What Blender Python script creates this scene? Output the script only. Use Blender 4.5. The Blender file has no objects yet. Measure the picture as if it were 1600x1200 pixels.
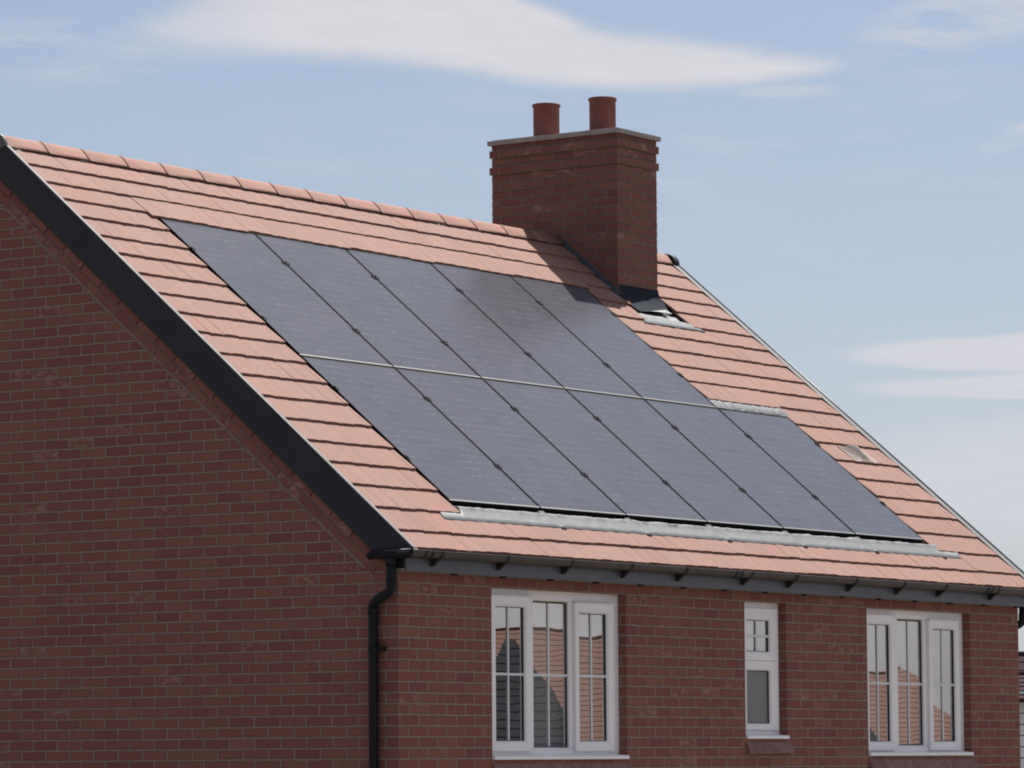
import bpy, math, random
from mathutils import Vector, Matrix, noise
random.seed(7)
R = math.radians
scene = bpy.context.scene
col = scene.collection
ZO = 4.95            # height of the upper window heads above the ground

# ------------------------------------------------------------------ camera
cam_d = bpy.data.cameras.new('camera'); cam = bpy.data.objects.new('camera', cam_d); col.objects.link(cam)
scene.camera = cam
yaw, pitch, roll = 0.9737, 0.0904, -0.0070
CF = Vector((math.sin(yaw)*math.cos(pitch), math.cos(yaw)*math.cos(pitch), math.sin(pitch)))
r0 = Vector((math.cos(yaw), -math.sin(yaw), 0)); u0_ = r0.cross(CF)
CR = r0*math.cos(roll)+u0_*math.sin(roll); CU = -r0*math.sin(roll)+u0_*math.cos(roll)
CC = Vector((-23.198, -16.718, -1.240+ZO))
M = Matrix((CR, CU, -CF)).transposed().to_4x4(); M.translation = CC
cam.matrix_world = M
FPX = 6550.0
cam_d.sensor_width = 36; cam_d.lens = 36*FPX/1600; cam_d.clip_start = .5; cam_d.clip_end = 5000

# ------------------------------------------------------------------ exposure
scene.view_settings.view_transform = 'Standard'; scene.view_settings.look = 'None'
scene.view_settings.exposure = 1.0; scene.view_settings.gamma = 1
scene.view_settings.use_curve_mapping = False
scene.cycles.filter_width = 1.9
SUN_D = Vector((.505, .091, .858)).normalized()
SUN_EL = math.asin(SUN_D.z); SUN_AZ = math.atan2(SUN_D.x, SUN_D.y)

# ------------------------------------------------------------------ node helper
class NT:
    def __init__(s, tree): s.t = tree; s.t.nodes.clear()
    def n(s, typ, **kw):
        nd = s.t.nodes.new(typ)
        for k, v in kw.items():
            if k.startswith('i_'):
                key = k[2:]
                if key.isdigit(): key = int(key)
                else: key = key.replace('_', ' ')
                if isinstance(v, bpy.types.NodeSocket): s.t.links.new(v, nd.inputs[key])
                else: nd.inputs[key].default_value = v
            else: setattr(nd, k, v)
        return nd
    def m(s, op, a, b=0.0, c=None, clamp=False):
        kw = dict(operation=op, use_clamp=clamp, i_0=a, i_1=b)
        if c is not None: kw['i_2'] = c
        return s.n('ShaderNodeMath', **kw).outputs[0]
    def mr(s, v, a, b, c=0.0, d=1.0, smooth=True):
        return s.n('ShaderNodeMapRange', interpolation_type='SMOOTHSTEP' if smooth else 'LINEAR', i_0=v, i_1=a, i_2=b, i_3=c, i_4=d).outputs[0]
    def mix(s, f, a, b, blend='MIX'):
        nd = s.t.nodes.new('ShaderNodeMix'); nd.data_type = 'RGBA'; nd.blend_type = blend
        for k, v in ((0, f), (6, a), (7, b)):
            if isinstance(v, bpy.types.NodeSocket): s.t.links.new(v, nd.inputs[k])
            else:
                if k and len(v) == 3: v = (*v, 1)
                nd.inputs[k].default_value = v
        return nd.outputs[2]
    def noise(s, vec, scale, detail=3, rough=.5, dist=0.0):
        return s.n('ShaderNodeTexNoise', i_Vector=vec, i_Scale=scale, i_Detail=detail, i_Roughness=rough, i_Distortion=dist).outputs[0]
    def comb(s, x, y, z=0.0): return s.n('ShaderNodeCombineXYZ', i_0=x, i_1=y, i_2=z).outputs[0]
    def vm(s, op, a, b): return s.n('ShaderNodeVectorMath', operation=op, i_0=a, i_1=b).outputs

# ------------------------------------------------------------------ world
world = bpy.data.worlds.new('World'); scene.world = world; world.use_nodes = True
w = NT(world.node_tree)
sky = w.n('ShaderNodeTexSky', sky_type='NISHITA', sun_disc=False, sun_elevation=SUN_EL, sun_rotation=SUN_AZ,
          altitude=50, air_density=1.0, dust_density=1.0, ozone_density=1.0)
gen = w.n('ShaderNodeTexCoord').outputs['Generated']
sp = w.n('ShaderNodeSeparateXYZ', i_0=gen)
# azimuth and elevation of the sky direction, in units of 100/6550 rad
K = 6550/1000.0
az = w.m('MULTIPLY', w.m('SUBTRACT', w.m('ARCTAN2', sp.outputs[0], sp.outputs[1]), yaw), K)
el = w.m('MULTIPLY', w.m('SUBTRACT', w.m('ARCSINE', sp.outputs[2]), pitch), K)
co = w.comb(az, el)
wob1 = w.m('SUBTRACT', w.noise(w.comb(w.m('MULTIPLY', az, 3.0), w.m('MULTIPLY', el, 9.0), 2.3), 1.0, 5, .6), .5)
wob2 = w.m('SUBTRACT', w.noise(w.comb(w.m('MULTIPLY', az, 9.0), w.m('MULTIPLY', el, 30.0), 7.7), 1.0, 4, .6), .5)
fil = w.noise(w.comb(w.m('MULTIPLY', az, 5.0), w.m('MULTIPLY', w.m('ADD', el, w.m('MULTIPLY', az, .08)), 26.0), 1.1), 1.0, 6, .62)
def fcurve(x, pts, lo=-2.0, hi=2.0):
    nd = w.n('ShaderNodeFloatCurve')
    c = nd.mapping.curves[0]
    P = [((a-lo)/(hi-lo), (b-lo)/(hi-lo)) for a, b in pts]
    c.points[0].location = P[0]; c.points[1].location = P[-1]
    for q in P[1:-1]: c.points.new(*q)
    for q in c.points: q.handle_type = 'AUTO_CLAMPED'
    nd.mapping.update()
    w.t.links.new(w.m('DIVIDE', w.m('SUBTRACT', x, lo), hi-lo), nd.inputs['Value'])
    return w.m('ADD', w.m('MULTIPLY', nd.outputs[0], hi-lo), lo)
X_ = lambda px: (px-800)/1000.0
Y_ = lambda py: (600-py)/1000.0
elw = w.m('ADD', el, w.m('ADD', w.m('MULTIPLY', wob1, .035), w.m('MULTIPLY', wob2, .012)))
azw = w.m('ADD', az, w.m('MULTIPLY', wob1, .12))
top = fcurve(azw, [(X_(-400), Y_(70)), (X_(120), Y_(62)), (X_(230), Y_(15)), (X_(400), Y_(-60)), (X_(700), Y_(-90)), (X_(800), Y_(-25)), (X_(900), Y_(22)), (X_(980), Y_(44)), (X_(1120), Y_(62)), (X_(1260), Y_(82)), (X_(1375), Y_(106)), (X_(2600), Y_(106))])
bot = fcurve(azw, [(X_(-400), Y_(70)), (X_(120), Y_(78)), (X_(230), Y_(96)), (X_(400), Y_(104)), (X_(560), Y_(106)), (X_(700), Y_(118)), (X_(850), Y_(136)), (X_(1030), Y_(150)), (X_(1180), Y_(142)), (X_(1300), Y_(128)), (X_(1375), Y_(108)), (X_(2600), Y_(108))])
soft = w.mr(az, X_(150), X_(650), .050, .026)
m1 = w.m('MULTIPLY', w.mr(w.m('DIVIDE', w.m('SUBTRACT', top, elw), soft), -.25, 1.2), w.mr(w.m('DIVIDE', w.m('SUBTRACT', elw, bot), soft), -.25, 1.2))
m1 = w.m('MULTIPLY', m1, w.mr(azw, X_(100), X_(480), .35, 1.0))
def ell(cx, cy, rx, ry, slope, amp, inner=.55):
    dx = w.m('SUBTRACT', azw, X_(cx)); dy = w.m('SUBTRACT', w.m('SUBTRACT', elw, Y_(cy)), w.m('MULTIPLY', dx, slope))
    d = w.m('ADD', w.m('POWER', w.m('ABSOLUTE', w.m('DIVIDE', dx, rx/1000)), 2.0), w.m('POWER', w.m('ABSOLUTE', w.m('DIVIDE', dy, ry/1000)), 2.0))
    return w.m('MULTIPLY', w.mr(d, 1.15, inner, 0.0, 1.0), amp)
m2 = ell(1760, 560, 450, 36, .0, .88)
m3 = ell(1760, 613, 440, 23, .0, .72)
wisp = w.mr(fil, .42, .75)
m4 = w.m('MULTIPLY', ell(1560, 30, 260, 60, .22, .55, .1), w.mr(fil, .35, .6))
m5 = w.m('MULTIPLY', ell(1600, 222, 120, 22, .38, .45, .0), w.mr(fil, .3, .6))
m6 = w.m('MULTIPLY', ell(120, 70, 260, 70, .05, .45, .0), w.mr(fil, .4, .7))
m7 = w.m('MULTIPLY', ell(1240, 145, 90, 14, -.05, .4, .0), w.mr(fil, .3, .6))
m8 = w.m('MULTIPLY', ell(1700, 760, 520, 130, .0, .55, .0), 1.0)
m9 = w.m('MULTIPLY', ell(900, 300, 1300, 260, .1, .22, .0), w.mr(fil, .45, .8))
# unseen clouds added outside the view, weighted to light the front wall
gcl = w.n('ShaderNodeMapping', i_Vector=gen, i_Scale=(1.6, 2.6, 7.0)).outputs[0]
gn = w.noise(gcl, 1.7, 6, .6, .4)
away = w.m('MAXIMUM', w.mr(w.m('ABSOLUTE', w.m('ADD', az, -.0)), 1.3, 2.4), w.mr(el, .75, 1.3))
south = w.m('MULTIPLY', w.mr(sp.outputs[1], -.35, .25, 1.0, .2), w.mr(sp.outputs[0], -.8, .2, .25, 1.0))
m10 = w.m('MULTIPLY', w.m('MULTIPLY', w.mr(gn, .34, .66, 0.0, 1.0), south), away)
cl = m1
for q in (m2, m3, m4, m5, m6, m7, m8, m9, m10): cl = w.m('MAXIMUM', cl, q)
cl = w.m('MULTIPLY', cl, .93, clamp=True)
skyc = w.mix(w.mr(sp.outputs[2], .0, .16, .55, .20), w.mix(1.0, sky.outputs[0], (1.0, .968, 1.01), 'MULTIPLY'), (5.7, 6.5, 8.2))       # thin high veil
cloudc = w.mix(w.mr(fil, .3, .7), (8.3, 8.15, 8.6), (7.7, 7.6, 8.1))
bgc = w.mix(cl, skyc, cloudc)
bg = w.n('ShaderNodeBackground', i_Color=bgc, i_Strength=.044)
wo = w.n('ShaderNodeOutputWorld', i_Surface=bg.outputs[0])

# ------------------------------------------------------------------ sun
sd = bpy.data.lights.new('sun', 'SUN'); sun = bpy.data.objects.new('sun', sd); col.objects.link(sun)
sd.energy = 4.3; sd.angle = R(.53); sd.color = (1, .96, .90)
sun.rotation_euler = SUN_D.to_track_quat('Z', 'Y').to_euler()
sun.location = (0, 0, 60)

# ------------------------------------------------------------------ materials
MATS = {}
def mat(name, base, rough=.7, metal=0.0, spec=.5, vary=0.0, vscale=8.0, bump=0.0, bscale=60.0, detail=4):
    if name in MATS: return MATS[name]
    m = bpy.data.materials.new(name); m.use_nodes = True; t = NT(m.node_tree); MATS[name] = m
    out = t.n('ShaderNodeOutputMaterial'); b = t.n('ShaderNodeBsdfPrincipled', i_Roughness=rough, i_Metallic=metal)
    b.inputs['Specular IOR Level'].default_value = spec
    pos = t.n('ShaderNodeNewGeometry').outputs['Position']
    c = (*base, 1)
    if vary:
        nz = t.noise(pos, vscale, detail, .6)
        lo = tuple(max(0, x*(1-vary)) for x in base); hi = tuple(x*(1+vary) for x in base)
        t.t.links.new(t.mix(t.mr(nz, .25, .75), lo, hi), b.inputs['Base Color'])
    else: b.inputs['Base Color'].default_value = c
    if bump:
        bp = t.n('ShaderNodeBump', i_Strength=.5, i_Distance=bump, i_Height=t.noise(pos, bscale, 4, .6))
        t.t.links.new(bp.outputs[0], b.inputs['Normal'])
    t.t.links.new(b.outputs[0], out.inputs[0])
    return m

def brick_mat(name, tones, mortar, patch=(.38, .235, .18), patch_p=.95, mortar_w=.0062):
    m = bpy.data.materials.new(name); m.use_nodes = True; t = NT(m.node_tree); MATS[name] = m
    uv = t.n('ShaderNodeUVMap', uv_map='UVMap').outputs[0]
    s = t.n('ShaderNodeSeparateXYZ', i_0=uv)
    pos = t.n('ShaderNodeNewGeometry').outputs['Position']
    wv = t.n('ShaderNodeTexNoise', i_Vector=uv, i_Scale=9.0, i_Detail=3.0).outputs['Color']
    ws = t.n('ShaderNodeSeparateXYZ', i_0=wv)
    wv2 = t.n('ShaderNodeTexNoise', i_Vector=uv, i_Scale=70.0, i_Detail=2.0).outputs['Color']
    ws2 = t.n('ShaderNodeSeparateXYZ', i_0=wv2)
    U = t.m('ADD', s.outputs[0], t.m('ADD', t.m('MULTIPLY', t.m('SUBTRACT', ws.outputs[0], .5), .012), t.m('MULTIPLY', t.m('SUBTRACT', ws2.outputs[0], .5), .006)))
    V = t.m('ADD', s.outputs[1], t.m('ADD', t.m('MULTIPLY', t.m('SUBTRACT', ws.outputs[1], .5), .010), t.m('MULTIPLY', t.m('SUBTRACT', ws2.outputs[1], .5), .005)))
    vn = t.m('DIVIDE', V, .075); row = t.m('FLOOR', vn)
    par = t.m('FLOORED_MODULO', row, 2.0)
    # each course drifts by a few millimetres, as laid
    drift = t.m('MULTIPLY', t.m('SUBTRACT', t.n('ShaderNodeTexWhiteNoise', noise_dimensions='1D', i_W=row).outputs[0], .5), .016)
    un = t.m('DIVIDE', t.m('ADD', t.m('ADD', U, drift), t.m('MULTIPLY', par, .1125)), .225); bk = t.m('FLOOR', un)
    fu = t.m('MULTIPLY', t.m('SUBTRACT', un, bk), .225); fv = t.m('MULTIPLY', t.m('SUBTRACT', vn, row), .075)
    du = t.m('MINIMUM', fu, t.m('SUBTRACT', .225, fu)); dv = t.m('MINIMUM', fv, t.m('SUBTRACT', .075, fv))
    d = t.m('MINIMUM', du, dv)
    mort = t.mr(d, mortar_w-.0018, mortar_w+.0022, 1.0, 0.0)
    wn = t.n('ShaderNodeTexWhiteNoise', noise_dimensions='2D', i_Vector=t.comb(bk, row))
    wc = t.n('ShaderNodeSeparateXYZ', i_0=wn.outputs['Color'])
    cr = t.n('ShaderNodeValToRGB', i_0=wn.outputs['Value'])
    while len(cr.color_ramp.elements) < len(tones): cr.color_ramp.elements.new(.5)
    for i, (p, c) in enumerate(tones): cr.color_ramp.elements[i].position = p; cr.color_ramp.elements[i].color = (*c, 1)
    br = cr.outputs[0]
    # body mottling, orange kiss marks
    nz = t.noise(pos, 22.0, 5, .65); nz2 = t.noise(pos, 120.0, 3, .6)
    br = t.mix(t.m('MULTIPLY', t.mr(nz, .42, .78), t.mr(wc.outputs[1], .35, .9)), br, (.30, .135, .10))
    edge = t.mr(d, .006, .020, .45, 0.0); br = t.mix(t.m('MULTIPLY', edge, t.mr(nz, .3, .6)), br, (.13, .055, .05))
    br = t.mix(t.mr(nz2, .35, .75, 0.0, .30), br, (.11, .046, .040))
    br = t.mix(t.mr(t.noise(pos, .55, 3, .5), .35, .7, 0.0, .22), br, (.17, .062, .050))
    nz3 = t.noise(t.n('ShaderNodeMapping', i_Vector=pos, i_Scale=(1, 1, 2.2)).outputs[0], 13.0, 4, .55, .3)
    pm = t.m('MULTIPLY', t.m('GREATER_THAN', wc.outputs[0], patch_p), t.mr(nz3, .44, .66))
    br = t.mix(t.m('MULTIPLY', pm, .48), br, patch)
    mo = t.mix(t.mr(t.noise(pos, 6.0, 5, .6), .3, .75), mortar, tuple(x*.80 for x in mortar))
    c = t.mix(mort, br, mo)
    # weathering / lime bloom patches over both
    bloom = t.mr(t.noise(pos, 1.3, 5, .65), .60, .82, 0.0, .30)
    c = t.mix(bloom, c, (.30, .20, .17))
    h = t.m('ADD', t.m('MULTIPLY', t.m('SUBTRACT', 1.0, mort), .8), t.m('MULTIPLY', nz2, .25))
    bp = t.n('ShaderNodeBump', i_Strength=.7, i_Distance=.006, i_Height=h)
    b = t.n('ShaderNodeBsdfPrincipled', i_Roughness=.9, i_Base_Color=c, i_Normal=bp.outputs[0]); b.inputs['Specular IOR Level'].default_value = .2
    o = t.n('ShaderNodeOutputMaterial', i_Surface=b.outputs[0])
    return m

TONES = [(0, (.208, .072, .062)), (.2, (.228, .081, .064)), (.5, (.240, .088, .067)), (.75, (.250, .096, .070)), (.92, (.264, .110, .077)), (1, (.222, .078, .066))]
M_brick = brick_mat('red_stock_brick', TONES, (.272, .198, .162))
M_brick_ch = brick_mat('chimney_brick', [(p, (c[0]*.90, c[1]*.98, c[2]*.98)) for p, c in TONES], (.215, .160, .132), patch_p=.93)

def tile_mat(name, a, b_, c_, rough=.75):
    m = bpy.data.materials.new(name); m.use_nodes = True; t = NT(m.node_tree); MATS[name] = m
    at = t.n('ShaderNodeAttribute', attribute_name='rnd').outputs['Fac']
    pos = t.n('ShaderNodeNewGeometry').outputs['Position']
    base = t.mix(t.mr(at, 0.0, .6, smooth=False), a, b_)
    base = t.mix(t.mr(at, .6, 1.0, smooth=False), base, c_)
    # streaks running down the slope, fine sand grain, slight batch clouding
    st = t.n('ShaderNodeMapping', i_Vector=pos, i_Scale=(34.0, 3.2, 3.2)).outputs[0]
    n1 = t.noise(st, 1.0, 4, .6); n2 = t.noise(pos, 260.0, 3, .6); n3 = t.noise(pos, 2.2, 4, .6)
    base = t.mix(t.mr(n1, .35, .7, 0.0, .32), base, tuple(x*.80 for x in a))
    base = t.mix(t.mr(n3, .4, .7, 0.0, .30), base, tuple(min(1, x*1.12) for x in c_))
    base = t.mix(t.mr(n2, .5, .8, 0.0, .35), base, tuple(x*.6 for x in a))
    bp = t.n('ShaderNodeBump', i_Strength=.35, i_Distance=.002, i_Height=n2)
    b = t.n('ShaderNodeBsdfPrincipled', i_Roughness=rough, i_Base_Color=base, i_Normal=bp.outputs[0]); b.inputs['Specular IOR Level'].default_value = .12
    t.n('ShaderNodeOutputMaterial', i_Surface=b.outputs[0]); return m
M_tile = tile_mat('orange_concrete_tile', (.242, .131, .103), (.254, .144, .117), (.262, .138, .106))
M_ridge = tile_mat('ridge_tile_concrete', (.262, .146, .115), (.275, .158, .130), (.282, .156, .122))
M_felt = mat('roof_underlay', (.012, .012, .013), .9)
M_barge = mat('bargeboard_black_upvc', (.023, .022, .027), .62, spec=.3, vary=.12, vscale=3)
M_barge_joint = M_barge
M_verge = mat('verge_trim_grey', (.105, .103, .100), .6, vary=.15, vscale=12)
M_fascia = mat('fascia_anthracite', (.072, .076, .094), .42, vary=.10, vscale=4)
M_soffit = mat('soffit_trim', (.25, .22, .19), .7)
M_gutter = mat('gutter_anthracite', (.062, .052, .050), .55, spec=.25, vary=.25, vscale=3)
M_black = mat('black_plastic', (.012, .013, .016), .6, spec=.2, vary=.2, vscale=5)
M_upvc = mat('white_upvc', (.82, .79, .79), .35, spec=.5, vary=.03, vscale=2)
M_bar = mat('glazing_bar_white', (.66, .66, .67), .5, spec=.3)
M_seal = mat('black_gasket', (.02, .02, .022), .6)
M_mortar = mat('roof_mortar', (.22, .20, .175), .9, vary=.25, vscale=40, bump=.01)
M_cap = mat('precast_capping', (.30, .26, .23), .85, vary=.18, vscale=14, bump=.004, bscale=90)
M_pot = mat('terracotta_pot', (.20, .076, .064), .75, spec=.2, vary=.18, vscale=9, bump=.002, bscale=50)
M_potin = mat('pot_inside', (.03, .02, .02), .9)
M_lead = mat('lead_sheet', (.125, .134, .138), .6, spec=.3, vary=.10, vscale=14, bump=.005, bscale=18)
M_lead2 = mat('lead_apron_sheet', (.095, .102, .098), .50, spec=.5, vary=.16, vscale=9, bump=.010, bscale=12)
M_sillb = mat('plain_tile_sill', (.205, .100, .088), .75, vary=.25, vscale=10, bump=.004, bscale=40)
M_room = mat('room_plaster', (.42, .40, .38), .9)
M_blind = mat('blind_slats', (.78, .76, .72), .6)
M_vent = mat('vent_tile_cream', (.21, .145, .118), .7, vary=.08)
M_grille = mat('vent_grille', (.042, .037, .034), .7)
M_pframe = mat('panel_frame_black', (.006, .006, .007), .7, spec=.1)
M_ptrim = mat('panel_frame_edge', (.12, .12, .118), .5, metal=.2)  # grey lip on a black frame: sky reflection put into the colour
M_ground = mat('dry_ground', (.130, .108, .080), .95, vary=.35, vscale=.15, detail=8)
M_road = mat('asphalt', (.06, .06, .062), .9, vary=.2, vscale=2, detail=8)
M_slate = mat('dark_slate', (.070, .076, .084), .9, spec=.1, vary=.15, vscale=2)
M_redbrick_far = mat('far_brick', (.22, .10, .08), .9, vary=.15, vscale=3)
M_tile_brown = mat('far_brown_tile', (.050, .030, .033), .95, spec=.05, vary=.2, vscale=4)
M_board = mat('pale_boarding', (.72, .73, .74), .6, vary=.05)

def glass_mat(name, ior=3.6, tint=.80, rough=.0, frost=False):
    m = bpy.data.materials.new(name); m.use_nodes = True; t = NT(m.node_tree); MATS[name] = m
    pos = t.n('ShaderNodeNewGeometry').outputs['Position']
    bp = t.n('ShaderNodeBump', i_Strength=.12, i_Distance=.003, i_Height=t.noise(pos, 2.5, 1, .4))
    fr0 = t.n('ShaderNodeFresnel', i_IOR=ior); bf = t.n('ShaderNodeNewGeometry').outputs['Backfacing']
    fr = t.n('ShaderNodeMath', operation='MULTIPLY', i_0=t.m('MULTIPLY_ADD', fr0.outputs[0], .75, .25 if not frost else .0), i_1=t.m('SUBTRACT', 1.0, bf))
    gl = t.n('ShaderNodeBsdfGlossy', i_Roughness=rough, i_Color=(.95, .915, .875, 1), i_Normal=bp.outputs[0])
    if frost:
        bp2 = t.n('ShaderNodeBump', i_Strength=.6, i_Distance=.004, i_Height=t.noise(pos, 110.0, 2, .5))
        tr = t.n('ShaderNodeBsdfPrincipled', i_Roughness=.55, i_Base_Color=(.15, .145, .14, 1), i_Normal=bp2.outputs[0])
        gl = t.n('ShaderNodeBsdfGlossy', i_Roughness=.35, i_Color=(.8, .8, .8, 1), i_Normal=bp2.outputs[0])
    else: tr = t.n('ShaderNodeBsdfTransparent', i_Color=(tint, tint*1.0, tint, 1))
    mx = t.n('ShaderNodeMixShader', i_0=fr.outputs[0], i_1=tr.outputs[0], i_2=gl.outputs[0])
    t.n('ShaderNodeOutputMaterial', i_Surface=mx.outputs[0]); return m
M_glass = glass_mat('window_glass')
M_frost = glass_mat('obscured_glass', 1.5, frost=True)

# solar glass: 6 x 20 half cells under textured cover glass, coordinates from the UV map in metres
def solar_mat():
    m = bpy.data.materials.new('solar_cells'); m.use_nodes = True; t = NT(m.node_tree)
    uv = t.n('ShaderNodeUVMap', uv_map='UVMap').outputs[0]; s = t.n('ShaderNodeSeparateXYZ', i_0=uv)
    pos = t.n('ShaderNodeNewGeometry').outputs['Position']
    cu = t.m('DIVIDE', s.outputs[0], .1865); cv = t.m('DIVIDE', s.outputs[1], .0850)
    ku = t.m('FLOOR', cu); kv = t.m('FLOOR', cv)
    fu = t.m('MULTIPLY', t.m('SUBTRACT', cu, ku), .1865); fv = t.m('MULTIPLY', t.m('SUBTRACT', cv, kv), .0850)
    du = t.m('MINIMUM', fu, t.m('SUBTRACT', .1865, fu)); dv = t.m('MINIMUM', fv, t.m('SUBTRACT', .0850, fv))
    gapv = t.mr(dv, .0018, .0045, 1.0, 0.0)
    gapu = t.mr(du, .0008, .0022, 1.0, 0.0)
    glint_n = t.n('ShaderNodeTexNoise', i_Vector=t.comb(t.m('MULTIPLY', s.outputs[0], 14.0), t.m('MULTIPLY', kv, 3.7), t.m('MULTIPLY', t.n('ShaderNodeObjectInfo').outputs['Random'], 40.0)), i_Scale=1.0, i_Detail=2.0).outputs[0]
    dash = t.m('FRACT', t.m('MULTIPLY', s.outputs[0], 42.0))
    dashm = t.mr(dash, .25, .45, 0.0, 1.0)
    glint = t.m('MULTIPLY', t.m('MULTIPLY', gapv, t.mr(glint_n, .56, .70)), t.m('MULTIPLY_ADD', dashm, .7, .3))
    wn = t.n('ShaderNodeTexWhiteNoise', noise_dimensions='3D', i_Vector=t.comb(ku, kv, t.m('MULTIPLY', t.n('ShaderNodeObjectInfo').outputs['Random'], 91.0)))
    dust = t.noise(pos, 1.8, 5, .6)
    c = t.mix(wn.outputs[0], (.064, .066, .080), (.074, .076, .092))
    c = t.mix(t.mr(dust, .3, .8, 0.0, .30), c, (.105, .100, .105))
    c = t.mix(t.m('MULTIPLY', gapv, .13), c, (.20, .20, .21))
    c = t.mix(t.m('MULTIPLY', gapu, .12), c, (.18, .18, .19))
    c = t.mix(t.m('MULTIPLY', glint, .60), c, (.40, .40, .41))  # reflected glints along the cell gaps, painted into the base colour
    bp = t.n('ShaderNodeBump', i_Strength=.10, i_Distance=.001, i_Height=t.noise(pos, 5.0, 2, .5))
    b = t.n('ShaderNodeBsdfPrincipled', i_Base_Color=c, i_Roughness=.20, i_Normal=bp.outputs[0])
    b.inputs['IOR'].default_value = 1.36
    t.n('ShaderNodeOutputMaterial', i_Surface=b.outputs[0]); return m
M_solar = solar_mat()

# ------------------------------------------------------------------ mesh builder (coordinates in the survey frame, z=0 at the window heads)
class MB:
    def __init__(s): s.v = []; s.f = []; s.uv = []; s.r = []; s.mi = []; s.sm = []
    def face(s, pts, uv=None, rnd=0.0, mi=0, sm=False):
        i = len(s.v); s.v += [tuple(p) for p in pts]; s.f.append(tuple(range(i, i+len(pts))))
        s.uv.append(uv if uv else [(0, 0)]*len(pts)); s.r.append(rnd); s.mi.append(mi); s.sm.append(sm)
    def hexa(s, p, rnd=0.0, mi=0, uvf=None, skip=()):
        # p: 8 points, bottom ring 0-3, top ring 4-7
        for k, q in enumerate(((3, 2, 1, 0), (4, 5, 6, 7), (0, 1, 5, 4), (1, 2, 6, 5), (2, 3, 7, 6), (3, 0, 4, 7))):
            if k in skip: continue
            pts = [p[j] for j in q]; s.face(pts, uvf(pts) if uvf else None, rnd, mi)
    def box(s, x0, x1, y0, y1, z0, z1, **k):
        s.hexa([(x0, y0, z0), (x1, y0, z0), (x1, y1, z0), (x0, y1, z0), (x0, y0, z1), (x1, y0, z1), (x1, y1, z1), (x0, y1, z1)], **k)
    def obox(s, o, ex, ey, ez, a, b, c, **k):
        o, ex, ey, ez = map(Vector, (o, ex, ey, ez))
        P = [o+ex*x+ey*y+ez*z for z in c for x, y in ((a[0], b[0]), (a[1], b[0]), (a[1], b[1]), (a[0], b[1]))]
        s.hexa(P, **k)
    def prism(s, poly, fn, a, b, **k):      # poly list of 2D, fn(p2, t) -> 3D
        A = [fn(p, a) for p in poly]; B = [fn(p, b) for p in poly]
        s.face(A[::-1], **k); s.face(B, **k)
        for i in range(len(poly)):
            j = (i+1) % len(poly); s.face([A[i], A[j], B[j], B[i]], **k)
    def tube(s, path, r, n=16, caps=True, rnd=0.0):
        path = [Vector(p) for p in path]; rings = []
        up = None
        for i, p in enumerate(path):
            d = (path[min(i+1, len(path)-1)]-path[max(i-1, 0)]).normalized()
            if up is None: up = d.orthogonal().normalized()
            up = (up-d*up.dot(d)).normalized(); q = d.cross(up)
            rr = r[i] if isinstance(r, (list, tuple)) else r
            rings.append([p+(up*math.cos(2*math.pi*k/n)+q*math.sin(2*math.pi*k/n))*rr for k in range(n)])
        for a, b in zip(rings, rings[1:]):
            for k in range(n): s.face([a[k], a[(k+1) % n], b[(k+1) % n], b[k]], sm=True, rnd=rnd)
        if caps: s.face(rings[0][::-1]); s.face(rings[-1])
    def lathe(s, prof, c, n=32):
        rings = [[(c[0]+r*math.cos(2*math.pi*k/n), c[1]+r*math.sin(2*math.pi*k/n), c[2]+z) for k in range(n)] for r, z in prof]
        for a, b in zip(rings, rings[1:]):
            for k in range(n): s.face([a[k], a[(k+1) % n], b[(k+1) % n], b[k]], sm=True)
    def sheet(s, grid, th=None, rnd=0.0, sm=True):
        for i in range(len(grid)-1):
            for j in range(len(grid[0])-1):
                s.face([grid[i][j], grid[i][j+1], grid[i+1][j+1], grid[i+1][j]], sm=sm, rnd=rnd)
    def build(s, name, material, parent=None, origin=None, weld=False, label=None):
        me = bpy.data.meshes.new(name)
        po = Vector(parent['_o']) if parent else Vector((0, 0, 0))
        o = Vector(origin) if origin is not None else po
        vs = [(x-o.x, y-o.y, z-o.z) for x, y, z in s.v]
        me.from_pydata(vs, [], s.f)
        uvl = me.uv_layers.new(name='UVMap'); k = 0
        flat = [c for f in s.uv for q in f for c in q]; uvl.data.foreach_set('uv', flat)
        at = me.attributes.new('rnd', 'FLOAT', 'FACE'); at.data.foreach_set('value', s.r)
        mats = material if isinstance(material, (list, tuple)) else [material]
        for m_ in mats: me.materials.append(m_)
        me.polygons.foreach_set('material_index', s.mi); me.polygons.foreach_set('use_smooth', s.sm)
        if weld or any(s.sm):
            import bmesh
            bm = bmesh.new(); bm.from_mesh(me); bmesh.ops.remove_doubles(bm, verts=bm.verts, dist=1e-5)
            bm.to_mesh(me); bm.free()
        me.update()
        ob = bpy.data.objects.new(name, me); col.objects.link(ob)
        if parent: ob.parent = parent; ob.location = o-po
        else: ob.location = (o.x, o.y, o.z+ZO)
        ob['_o'] = tuple(o)
        if label: ob['label'] = label
        return ob
def thing(name, label, cat, o, group=None):
    e = bpy.data.objects.new(name, None); col.objects.link(e); e.empty_display_size = .3
    e.location = (o[0], o[1], o[2]+ZO); e['_o'] = tuple(o); e['label'] = label; e['category'] = cat
    if group: e['group'] = group
    return e

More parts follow.
